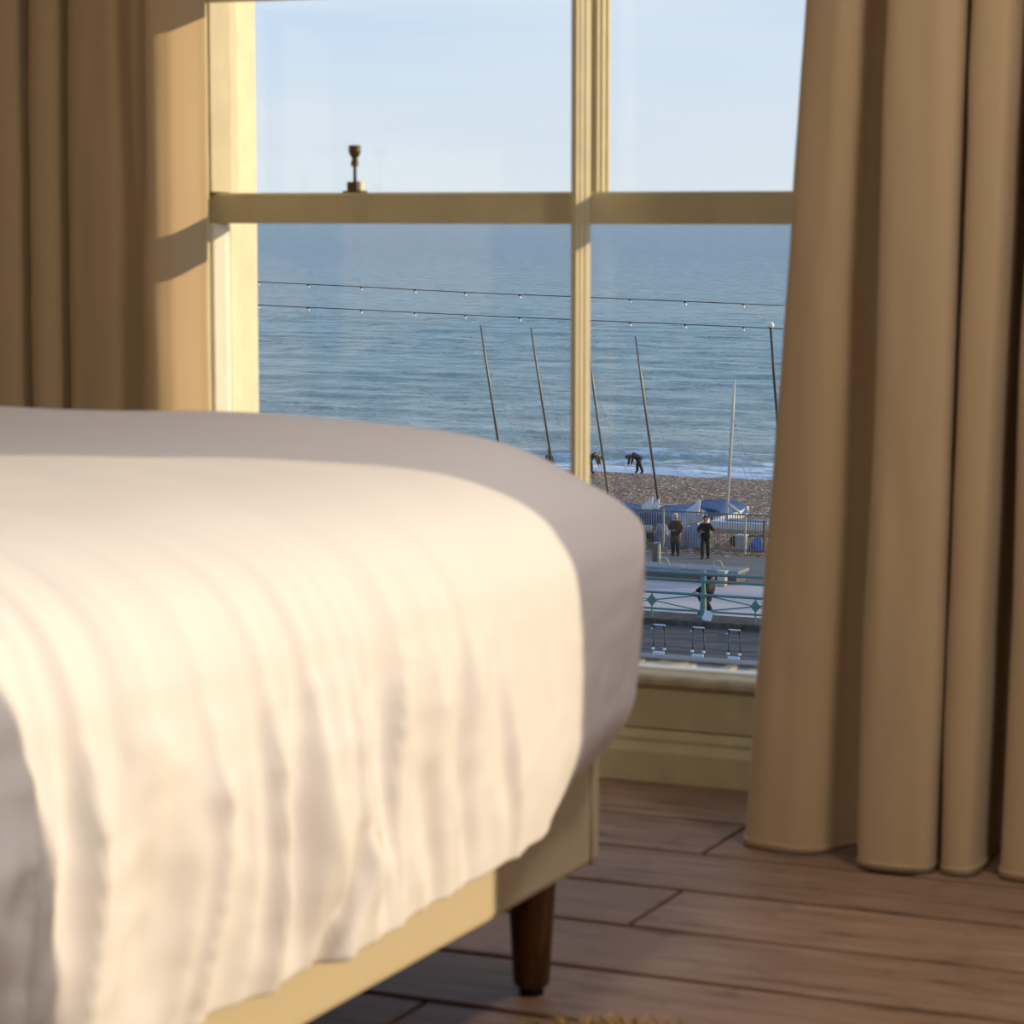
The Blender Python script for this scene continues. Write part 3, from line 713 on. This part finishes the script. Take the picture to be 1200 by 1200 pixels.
# ------------------------------------------------------------------ beach fence
FY = 103.6
q = py_(823, 643, FY)
fe = empty('beach_fence', (q.x, FY, G-.05), 'grey metal bar fence between the promenade and the boats', 'fence')
FX = [-7.2, -5.4, -3.6, -1.72, 0, 1.87, 3.6]; FH = 1.62
for i, x in enumerate(FX):
    one('post', M_fpost, fe, lambda bm: box(bm, x-.035, x+.035, -.035, .035, -.15, FH), bevel=.008)
for z in (.10, FH-.06): one('rail', M_fence, fe, lambda bm: box(bm, FX[0], FX[-1], -.02, .02, z-.025, z+.025))
nb = 0
b0 = None
for a, b in zip(FX, FX[1:]):
    n = int(round((b-a)/.112))
    for k in range(1, n):
        if nb >= 98: break
        x = a+(b-a)*k/n
        if b0 is None:
            b0 = one('bar', M_fence, fe, lambda bm: box(bm, -.013, .013, -.012, .012, .03, FH-.03)); b0.location.x = x
        else:
            c = b0.copy(); COL.objects.link(c); c.location.x = x
        nb += 1

# ------------------------------------------------------------------ boats drawn up on the shingle
def hull_bm(bm, L, B, H, z0, cx=0, sheer=.25, open_=False):
    """lofted hull: pointed bow at +x, transom at -x"""
    n = 14; rows = []
    for i in range(n+1):
        t = i/n; x = -L/2+L*t
        w = B/2*(1-max(0, (t-.45)/.55)**2.2)*(.82+.18*min(1, t*4)); w = max(w, .012)
        zb = z0+.35*H*max(0, (t-.7)/.3)**2; zt = z0+H*(1+sheer*(t-.4)**2)
        rows.append([bm.verts.new((x, cx+s*w*k, z)) for s, k, z in ((-1, 1, zt), (-1, .92, zb+(zt-zb)*.45), (-1, .5, zb+(zt-zb)*.1), (1, .0, zb), (1, .5, zb+(zt-zb)*.1), (1, .92, zb+(zt-zb)*.45), (1, 1, zt))])
    for a, b in zip(rows, rows[1:]):
        for k in range(6): bm.faces.new([a[k], a[k+1], b[k+1], b[k]])
        if not open_: bm.faces.new([a[6], a[0], b[0], b[6]])
    bm.faces.new(rows[0]); bm.faces.new(rows[-1][::-1])
def cover_bm(bm, x0, x1, y0, y1, z, h, seed=0):
    nx, ny = 22, 16; g_ = []
    for i in range(nx+1):
        row = []
        for j in range(ny+1):
            u, v = i/nx, j/ny; s = math.sin(math.pi*v)
            zz = z + h*(s**.6)*(.75+.25*math.sin(math.pi*u)) + .08*noise.noise(Vector((u*5, v*4, seed)))
            row.append(bm.verts.new((x0+(x1-x0)*u, y0+(y1-y0)*v, zz if 0 < j < ny else z-.28)))
        g_.append(row)
    for a, b in zip(g_, g_[1:]):
        for k in range(ny): bm.faces.new([a[k], a[k+1], b[k+1], b[k]])
    for row in (g_[0], g_[-1]): bm.faces.new(row)
def boat(base, rz, label, kind='cat', mast=None, mm=None, rudders=0, cover=M_blue, mr=.055, ch=.92):
    """mast = (base pixel, top pixel) seen in the photo, both measured at the boat's depth"""
    name = 'sailing_catamaran' if kind == 'cat' else 'sailing_dinghy'
    r_ = empty(name, base, label, 'boat', rz=rz)
    if kind == 'cat':
        for s in (-1, 1):
            one('hull', M_hull, r_, lambda bm: hull_bm(bm, 4.6, .42, .46, .12, s*1.0), smooth=False, bevel=.01)
        one('beam', M_mast, r_, lambda bm: (tube(bm, [(-.9, -1.0, .60), (-.9, 1.0, .60)], .05), tube(bm, [(.9, -1.0, .60), (.9, 1.0, .60)], .05)))
        one('cover', cover, r_, lambda bm: cover_bm(bm, -2.15, 1.7, -1.2, 1.2, ch, .40, base[0]), smooth=True)
        for k in range(rudders):
            y = (-.75, .35)[k]
            one('rudder', M_hull, r_, lambda bm: prism(bm, [(-2.3, .95), (-1.55, .95), (-1.62, 1.22), (-1.74, 1.62), (-1.82, 1.66)], 'y', y-.03, y+.03), bevel=.01)
    else:
        one('hull', M_hull, r_, lambda bm: hull_bm(bm, 4.2, 1.5, .55, .45), bevel=.02)
        one('cockpit', M_lblue, r_, lambda bm: prism(bm, [(-1.5, -.35), (.3, -.4), (.6, 0), (.3, .4), (-1.5, .35)], 'z', .96, 1.06), bevel=.02)
        one('trolley', M_iron, r_, lambda bm: (tube(bm, [(-1.0, -.7, .34), (-1.0, .7, .34)], .04), tube(bm, [(-1.0, 0, .36), (2.5, 0, .42)], .035), box(bm, -1.1, -.9, -.1, .1, .3, .62)), smooth=False)
        for s in (-1, 1): one('wheel', M_rubber, r_, lambda bm: tube(bm, [(-1.0, s*.66, .22), (-1.0, s*.82, .22)], .22, 14))
    if mast:
        (ax, ay), (bx, by) = mast
        Y = base[1]
        q0, q1 = py_(ax, ay, Y), py_(bx, by, Y)
        inv = Matrix.Rotation(-rz, 4, 'Z')
        p0 = inv @ (q0-Vector(base)); p1 = inv @ (q1-Vector(base))
        d = (p1-p0)
        foot = p0 + d*((.62-p0.z)/d.z)
        mo_ = one('mast', mm or M_mast, r_, lambda bm: tube(bm, [foot, p0.lerp(p1, .75), p1], [mr, mr, mr*.6], 8), smooth=True)
        one('stay', M_rope, r_, lambda bm: (tube(bm, [p0.lerp(p1, .72), foot+Vector((1.6, .9, .1))], .010, 4), tube(bm, [p0.lerp(p1, .72), foot+Vector((1.6, -.9, .1))], .010, 4)))
    return r_
def bpos(px, py, Y): q = py_(px, py, Y); return (q.x, Y, G-.12)
def cat(px, Y, *a, **k): return boat((py_(px, 640, Y).x, Y, G-.14), *a, **k)
A_ = cat(783, 108.2, R(88), 'blue covered boat with tall leaning dark mast, nearest the bed corner', mast=((771, 585), (744.5, 394)))
cat(834, 113.5, R(92), 'catamaran with a blue cover, between the two walkers and the shingle', ch=.66)
C_ = cat(893, 106.9, R(4), 'white open dinghy with a pale mast behind the fence', kind='dinghy', mast=((852, 596), (861, 445)), mm=M_mastw, mr=.07)
cat(716, 107.6, R(92), 'boat with its dark mast just right of the window bar', mast=((709, 553), (690, 415)))
cat(645, 113.0, R(92), 'boat with its dark mast just left of the window bar', mast=((645, 532), (622, 384)))
cat(586, 108.0, R(90), 'boat whose dark mast is leftmost, its hull hidden by the bed', mast=((584, 518), (563, 381)))
# white rudders and crossed spar lying over the covers
def to_local(root, fn):
    bm = bmesh.new(); fn(bm); inv = (Matrix.Translation(root.location) @ Matrix.Rotation(root.rotation_euler.z, 4, 'Z')).inverted()
    for v in bm.verts: v.co = inv @ v.co
    return bm
def fin(root, px0, py0, px1, py1, Y):
    a, b = py_(px0, py1, Y), py_(px1, py0, Y); cx, w, h, z = (a.x+b.x)/2, (b.x-a.x)/2, b.z-a.z, a.z
    o = finish('rudder', to_local(root, lambda bm: prism(bm, [(cx-w, z-.15), (cx+w*.75, z-.15), (cx+w*.95, z+h*.6), (cx+w, z+h), (cx+w*.8, z+h*.97), (cx, z+h*.5), (cx-w, z)], 'y', Y-.04, Y+.04)), M_hull, root, bevel=.012)
    finish('tiller', to_local(root, lambda bm: tube(bm, [(cx, Y, z-.1), (cx+.1, Y+.9, z-.06)], .03)), M_mast, o, True)
fin(A_, 752, 582, 765.5, 592.5, 105.9)
fin(A_, 764.5, 584, 773, 592, 105.9)
fin(A_, 804, 586, 821, 598, 105.9)
a = py_(852.5, 589, 106.9); b = py_(867, 601, 106.9)
finish('boom', to_local(C_, lambda bm: tube(bm, [a, b], .06, 8)), M_mastw, C_, True)
# things lying on the shingle behind the fence
def lump(bm, w, d, h, seed):
    s = bmesh.ops.create_icosphere(bm, subdivisions=4, radius=1)
    for v in s['verts']:
        n = 1+.22*noise.noise(v.co*1.7+Vector((seed, 0, 0)))+.07*noise.noise(v.co*6)
        v.co = Vector((v.co.x*w*n, v.co.y*d*n, max(-.0, v.co.z)*h*n))
def bundle(px, py, w, d, h, m, label, Y=104.9, cat_='tarpaulin'):
    q = py_(px, py, Y)
    o = one('tarpaulin_bundle', m, None, lambda bm: lump(bm, w, d, h, px), smooth=True); o.location = (q.x, Y, G-.16+.02)
    tag(o, label, cat_); return o
bundle(888, 628, .34, .3, .62, mat('bright_blue_tarp', (.03, .15, .55), .6, var=.3, scale=4), 'bright blue tarpaulin bundle behind the fence at the right')
q = py_(869, 632, 104.8)
bx = empty('storage_box', (q.x, 104.8, G-.14), 'pale grey plastic box under the white dinghy, behind the fence', 'box')
one('body', mat('grey_plastic', (.42, .43, .46), .6, var=.1), bx, lambda bm: prism(bm, [(-.15, 0), (.14, 0), (.22, .62), (-.22, .62)], 'y', -.2, .2), bevel=.02)
one('lid', M_hull, bx, lambda bm: box(bm, -.24, .24, -.22, .22, .62, .68), bevel=.015)
o = bundle(811, 612, .72, .4, 1.02, M_lblue, 'pale blue tarpaulin heaped between the two walkers', 104.6)
o = bundle(776, 612, .38, .4, .98, M_lblue, 'pale blue tarpaulin heaped left of the white haired walker', 104.6)
q = py_(755, 620, 105.0)
bx = empty('float', (q.x-.15, 104.9, G-.14), 'white float on a stand behind the fence beside the bed corner', 'float')
one('shell', M_hull, bx, lambda bm: hull_bm(bm, 1.1, .3, .28, .55), bevel=.02)
one('stand', M_iron, bx, lambda bm: (box(bm, -.3, -.24, -.1, .1, 0, .6), box(bm, .2, .26, -.1, .1, 0, .68)))
q = py_(896, 600, 104.6)
bx = empty('flag_post', (q.x, 104.6, G-.14), 'thin wooden post behind the fence near the right curtain', 'post')
one('shaft', mat('rusty_wood', (.20, .10, .05), .8, var=.4), bx, lambda bm: box(bm, -.05, .05, -.05, .05, 0, 1.35))
one('crossbar', M_hull, bx, lambda bm: box(bm, -.35, .2, -.03, .03, 1.30, 1.36))

# ------------------------------------------------------------------ lamp post with a globe, and two festoon strings
LY = 90.0
tp = py_(903, 381, LY); mid = py_(907, 440, LY); b1 = py_(912, 500, LY)
lp = empty('promenade_lamp', (b1.x+.1, LY, G-.02), 'thin dark lamp post with a round white globe at its top', 'street lamp')
L0 = Vector(lp.location)
one('post', M_iron, lp, lambda bm: tube(bm, [(0, 0, 0), Vector((b1.x+.06, LY, b1.z-3.5))-L0, b1-L0, mid-L0, tp-L0-Vector((0, 0, .1))], [.10, .075, .06, .05, .04], 10), smooth=True)
one('base', M_iron, lp, lambda bm: lathe(bm, [(.22, 0), (.22, .25), (.14, .35), (.10, .9)], (0, 0, 0), 16))
one('globe', mat('opal_globe', (.80, .72, .60), .3, var=.05), lp, lambda bm: bmesh.ops.create_uvsphere(bm, u_segments=20, v_segments=14, radius=.13, matrix=Matrix.Translation(tp-L0)), smooth=True)
def festoon(a_px, pix, label, m0=0):
    p = [py_(x, y, LY+.0) for x, y in a_px]
    r_ = empty('festoon_lights', p[len(p)//2], label, 'string lights', 'festoon strings over the promenade')
    O = Vector(r_.location)
    one('cable', M_cable, r_, lambda bm: tube(bm, catmull([q-O for q in p], 60), .017, 5), smooth=True)
    for x in pix:
        # height of the cable at this bulb
        y = None
        for (xa, ya), (xb, yb) in zip(a_px, a_px[1:]):
            if xa <= x <= xb: y = ya+(yb-ya)*(x-xa)/(xb-xa)
        q = py_(x, y, LY)-O
        b = one('bulb', M_bulb, r_, lambda bm: lathe(bm, [(.02, -.165), (.055, -.15), (.068, -.12), (.055, -.085), (.03, -.06)], (0, 0, 0), 12), smooth=True); b.location = q
        s = one('socket', M_cable, b, lambda bm: lathe(bm, [(.03, -.07), (.042, -.06), (.042, 0), (.03, .01)], (0, 0, 0), 8))
festoon([(180, 322), (290, 329.5), (423, 336), (545, 342.5), (668, 347.5), (800, 353), (930, 358.5), (1010, 361)], [303, 361, 423, 486, 545, 609, 676, 738, 803, 871, 940], 'upper of the two strings of clear bulbs crossing the sea view')
LY = 89.7
festoon([(180, 348), (290, 356.5), (423, 363), (545, 369), (668, 374.5), (800, 380), (903, 384.5), (1010, 389)], [303, 361, 423, 486, 545, 609, 676, 738, 803, 871, 940], 'lower of the two strings of clear bulbs, passing the white globe lamp')

# ------------------------------------------------------------------ people
def skin_obj(name, verts, edges, radii, m, parent, sub=2, root=0):
    me = bpy.data.meshes.new(name); me.from_pydata([Vector(v) for v in verts], edges, []); me.update()
    o = bpy.data.objects.new(name, me); COL.objects.link(o); o.parent = parent; me.materials.append(m)
    sk = o.modifiers.new('skin', 'SKIN'); sk.use_smooth_shade = True
    for i, r_ in enumerate(radii):
        v = me.skin_vertices[0].data[i]; v.radius = r_ if isinstance(r_, tuple) else (r_, r_); v.use_root = (i == root)
    s = o.modifiers.new('sub', 'SUBSURF'); s.levels = s.render_levels = sub
    return o
def person(loc, face, label, J, coat, trous, hair, hairlen=0, coat_len=.0, shoes=None, bulk=1.0):
    """J: joints in the figure's own frame: x to its left, y forward (the way it faces), z up"""
    r_ = empty('person', loc, label, 'person', rz=face)
    k = ['pelvis', 'waist', 'chest', 'neck', 'head', 'crown', 'shL', 'elL', 'wrL', 'haL', 'shR', 'elR', 'wrR', 'haR', 'hipL', 'knL', 'anL', 'toL', 'hipR', 'knR', 'anR', 'toR']
    rad = dict(pelvis=(.13, .11), waist=(.12, .10), chest=(.155, .12), neck=.055, head=(.075, .092), crown=(.06, .07), shL=.065, elL=.045, wrL=.03, haL=(.035, .02), shR=.065, elR=.045, wrR=.03, haR=(.035, .02),
               hipL=.09, knL=.06, anL=.04, toL=(.04, .03), hipR=.09, knR=.06, anR=.04, toR=(.04, .03))
    E_ = [('pelvis', 'waist'), ('waist', 'chest'), ('chest', 'neck'), ('neck', 'head'), ('head', 'crown')]
    for s in 'LR': E_ += [('chest', 'sh'+s), ('sh'+s, 'el'+s), ('el'+s, 'wr'+s), ('wr'+s, 'ha'+s), ('pelvis', 'hip'+s), ('hip'+s, 'kn'+s), ('kn'+s, 'an'+s), ('an'+s, 'to'+s)]
    idx = {n: i for i, n in enumerate(k)}
    verts = [Vector(J[n]) for n in k]; edges = [(idx[a], idx[b]) for a, b in E_]; radii = [rad[n] for n in k]
    # nose and ears, grown from the head; five fingers from each hand
    hd = Vector(J['head']); upv = (Vector(J['crown'])-hd).normalized(); fwd = Vector(J.get('look', (0, 1, 0))).normalized(); fwd = (fwd-upv*fwd.dot(upv)).normalized(); sd_ = upv.cross(fwd)
    verts.append(hd+fwd*.115); edges.append((idx['head'], len(verts)-1)); radii.append(.016)
    for s in (-1, 1): verts.append(hd+sd_*s*.088); edges.append((idx['head'], len(verts)-1)); radii.append(.014)
    body = skin_obj('body', verts, edges, radii, M_skin, r_)
    for s in 'LR':
        w, h = Vector(J['wr'+s]), Vector(J['ha'+s]); d = (h-w).normalized(); q = d.orthogonal().normalized()
        def fg(bm):
            for f in range(5):
                a = h+q*(.016*(f-1.5)) if f < 4 else h-q*.03-d*.03
                l = (.055, .065, .07, .06, .05)[f]; e = d if f < 4 else (d-q*.9).normalized()
                tube(bm, [a, a+e*l*.55, a+e*l*.9+d.cross(q)*l*.35], [.009, .008, .006], 5)
        one('fingers', M_skin, r_, fg, smooth=True)
    # coat: torso and sleeves
    ck = ['hem', 'pelvis', 'waist', 'chest', 'collar', 'shL', 'elL', 'cuL', 'shR', 'elR', 'cuR']
    hem = Vector(J['pelvis'])+(Vector(J['pelvis'])-Vector(J['waist'])).normalized()*(.06+coat_len)
    if coat_len: hem = Vector((J['pelvis'][0], J['pelvis'][1], J['pelvis'][2]-.06-coat_len))
    cv = dict(J); cv['hem'] = hem; cv['collar'] = Vector(J['chest']).lerp(Vector(J['neck']), .72)
    for s in 'LR': cv['cu'+s] = Vector(J['el'+s]).lerp(Vector(J['wr'+s]), .95)
    cr_ = dict(hem=((.27, .22) if coat_len else (.215, .18)), pelvis=(.205, .17), waist=(.195, .16), chest=(.205, .165), collar=.085, shL=.095, elL=.078, cuL=.058, shR=.095, elR=.078, cuR=.058)
    ce = [('hem', 'pelvis'), ('pelvis', 'waist'), ('waist', 'chest'), ('chest', 'collar'), ('chest', 'shL'), ('shL', 'elL'), ('elL', 'cuL'), ('chest', 'shR'), ('shR', 'elR'), ('elR', 'cuR')]
    ci = {n: i for i, n in enumerate(ck)}
    skin_obj('coat', [Vector(cv[n]) for n in ck], [(ci[a], ci[b]) for a, b in ce], [tuple(q*bulk for q in cr_[n]) if isinstance(cr_[n], tuple) else cr_[n]*bulk for n in ck], coat, r_, root=2)
    tk = ['pelvis', 'hipL', 'knL', 'cfL', 'hipR', 'knR', 'cfR']; tv = dict(J)
    for s in 'LR': tv['cf'+s] = Vector(J['kn'+s]).lerp(Vector(J['an'+s]), 1.05)
    tr_ = dict(pelvis=(.155, .135), hipL=.12, knL=.09, cfL=.078, hipR=.12, knR=.09, cfR=.078); ti = {n: i for i, n in enumerate(tk)}
    te = [('pelvis', 'hipL'), ('hipL', 'knL'), ('knL', 'cfL'), ('pelvis', 'hipR'), ('hipR', 'knR'), ('knR', 'cfR')]
    skin_obj('trousers', [Vector(tv[n]) for n in tk], [(ti[a], ti[b]) for a, b in te], [tr_[n] for n in tk], trous, r_)
    for s in 'LR':
        a, t_ = Vector(J['an'+s]), Vector(J['to'+s])
        skin_obj('shoe', [a+Vector((0, 0, -.02)), a.lerp(t_, .5), t_+(t_-a)*.1], [(0, 1), (1, 2)], [.068, .06, .055], shoes or M_rubber, r_, 1)
    # hair shell
    def hr(bm):
        s_ = bmesh.ops.create_uvsphere(bm, u_segments=16, v_segments=12, radius=.112)
        for v in list(s_['verts']):
            c = v.co.copy()
            if hairlen and c.z < 0 : c.z *= 1+hairlen
            if c.y > .035 and c.z < .035: c.y = .035
            v.co = hd + upv*(.035) + sd_*(c.x*.95) + fwd*(c.y*1.05-.018) + upv*c.z*1.02
    one('hair', hair, r_, hr, smooth=True)
    for s in (-1, 1):
        one('eye', M_rubber, r_, lambda bm: bmesh.ops.create_icosphere(bm, subdivisions=1, radius=.011, matrix=Matrix.Translation(hd+fwd*.088+sd_*s*.033+upv*.012)))
    return r_
def stand(step=.0, armL=None, armR=None, look=(0, 1, 0), lean=0, headdrop=0):
    J = dict(pelvis=(0, 0, .93), waist=(0, .01, 1.08), chest=(0, .02+lean, 1.33), neck=(0, .03+lean, 1.50), head=(0, .05+lean+headdrop, 1.61), crown=(0, .05+lean+headdrop*1.6, 1.70),
             hipL=(.09, 0, .88), knL=(.10, .06+step*.5, .48), anL=(.10, step, .09), toL=(.12, step+.15, .035),
             hipR=(-.09, 0, .88), knR=(-.10, .05-step*.3, .48), anR=(-.10, -step, .09), toR=(-.12, -step+.15, .035))
    for s, sg, arm in (('L', 1, armL), ('R', -1, armR)):
        J['sh'+s] = (sg*.165, .02+lean, 1.375)
        if arm: J['el'+s], J['wr'+s], J['ha'+s] = arm
        else: J['el'+s], J['wr'+s], J['ha'+s] = (sg*.24, -.02+lean, 1.13), (sg*.24, .06+lean, .90), (sg*.24, .09+lean, .82)
    J['look'] = look; return J
C_dark = mat('dark_brown_coat', (.085, .055, .042), .8, var=.4, scale=12)
C_black = mat('black_jacket', (.014, .012, .012), .75, var=.3, scale=12)
C_jean = mat('dark_jeans', (.014, .022, .035), .8, var=.3)
H_white = mat('white_hair', (.72, .60, .45), .7, var=.2, scale=30)
H_dark = mat('dark_hair', (.03, .016, .010), .6, var=.2)
TOCAM = math.pi-R(0)           # facing back towards the building
p1 = pz(791.5, 650.5, G)
person((p1.x, p1.y, G-.025), TOCAM+R(20), 'person with white hair in a long dark brown coat walking by the fence',
       stand(.03, ((.25, .0, 1.14), (.12, .20, 1.05), (.05, .24, 1.06)), ((-.25, .0, 1.12), (-.20, .14, .92), (-.19, .18, .85)), (0, 1, -.25), .02, .03), C_dark, C_jean, H_white, .25, .40)
p2 = pz(826.5, 654, G)
person((p2.x, p2.y, G-.025), TOCAM+R(15), 'person with dark hair striding by the fence, hands raised at the waist',
       stand(.13, ((.30, .05, 1.16), (.16, .26, 1.10), (.08, .30, 1.12)), ((-.33, .02, 1.15), (-.28, .24, 1.10), (-.24, .31, 1.12)), (.3, 1, -.3), .03, .03), C_black, C_black, H_dark)
p3 = py_(835, 700, 86.6)
person((p3.x-.28, 86.6, G-.26), -R(90)-R(8), 'person in black walking to the right behind the teal railing post',
       stand(.30, ((.28, .10, 1.14), (.24, .42, 1.06), (.22, .52, 1.07)), ((-.27, -.22, 1.18), (-.26, -.42, 1.02), (-.25, -.48, .98)), (0, 1, -.05), .10, .04), C_black, C_black, H_dark, bulk=1.25).scale = (1.2, 1.25, .94)
# shoreline figures
def bent(reach=.0):
    J = dict(pelvis=(0, -.12, .86), waist=(0, .03, .98), chest=(0, .28, .99), neck=(0, .46, .93), head=(0, .56, .86), crown=(0, .64, .81),
             hipL=(.09, -.12, .80), knL=(.11, .02, .45), anL=(.11, .02, .09), toL=(.12, .17, .035), hipR=(-.09, -.14, .80), knR=(-.11, -.30, .46), anR=(-.11, -.46, .10), toR=(-.12, -.32, .04),
             shL=(.18, .32, .97), elL=(.20, .38, .70), wrL=(.18, .46, .46), haL=(.17, .48, .38), shR=(-.18, .32, .97), elR=(-.20, .36, .70), wrR=(-.18, .42, .46), haR=(-.17, .44, .38), look=(0, .8, -.9))
    return J
p4 = pz(746, 554, G-.10)
person((p4.x, min(p4.y, YS), G-.13), R(90)-R(10), 'person in dark clothes bending down at the edge of the sea', bent(), C_dark, C_black, H_dark)
p5 = pz(697, 553, G-.10)
person((p5.x, min(p5.y, YS)-.4, G-.13), -R(90), 'person stooping at the water edge, half hidden by the window bar', bent(), C_dark, C_black, H_dark)
p6 = py_(644, 513, 127.0)
person((p6.x, 127.0, G-.10), R(160), 'person standing at the sea behind a leaning mast, just above the bed', stand(.05), C_dark, C_black, H_dark)
q = py_(634, 527, 126.6)
bg_ = empty('sail_bag', (q.x, 126.6, G-.15), 'pale blue bag standing on the shingle beside the figure above the bed', 'bag')
one('body', M_lblue, bg_, lambda bm: lathe(bm, [(.20, 0), (.24, .3), (.22, .9), (.12, 1.25), (.05, 1.32)], (0, 0, 0), 14), smooth=True)
one('strap', M_hull, bg_, lambda bm: tube(bm, [(.2, -.1, .3), (.3, -.12, .7), (.18, -.1, 1.1)], .03, 6), smooth=True)
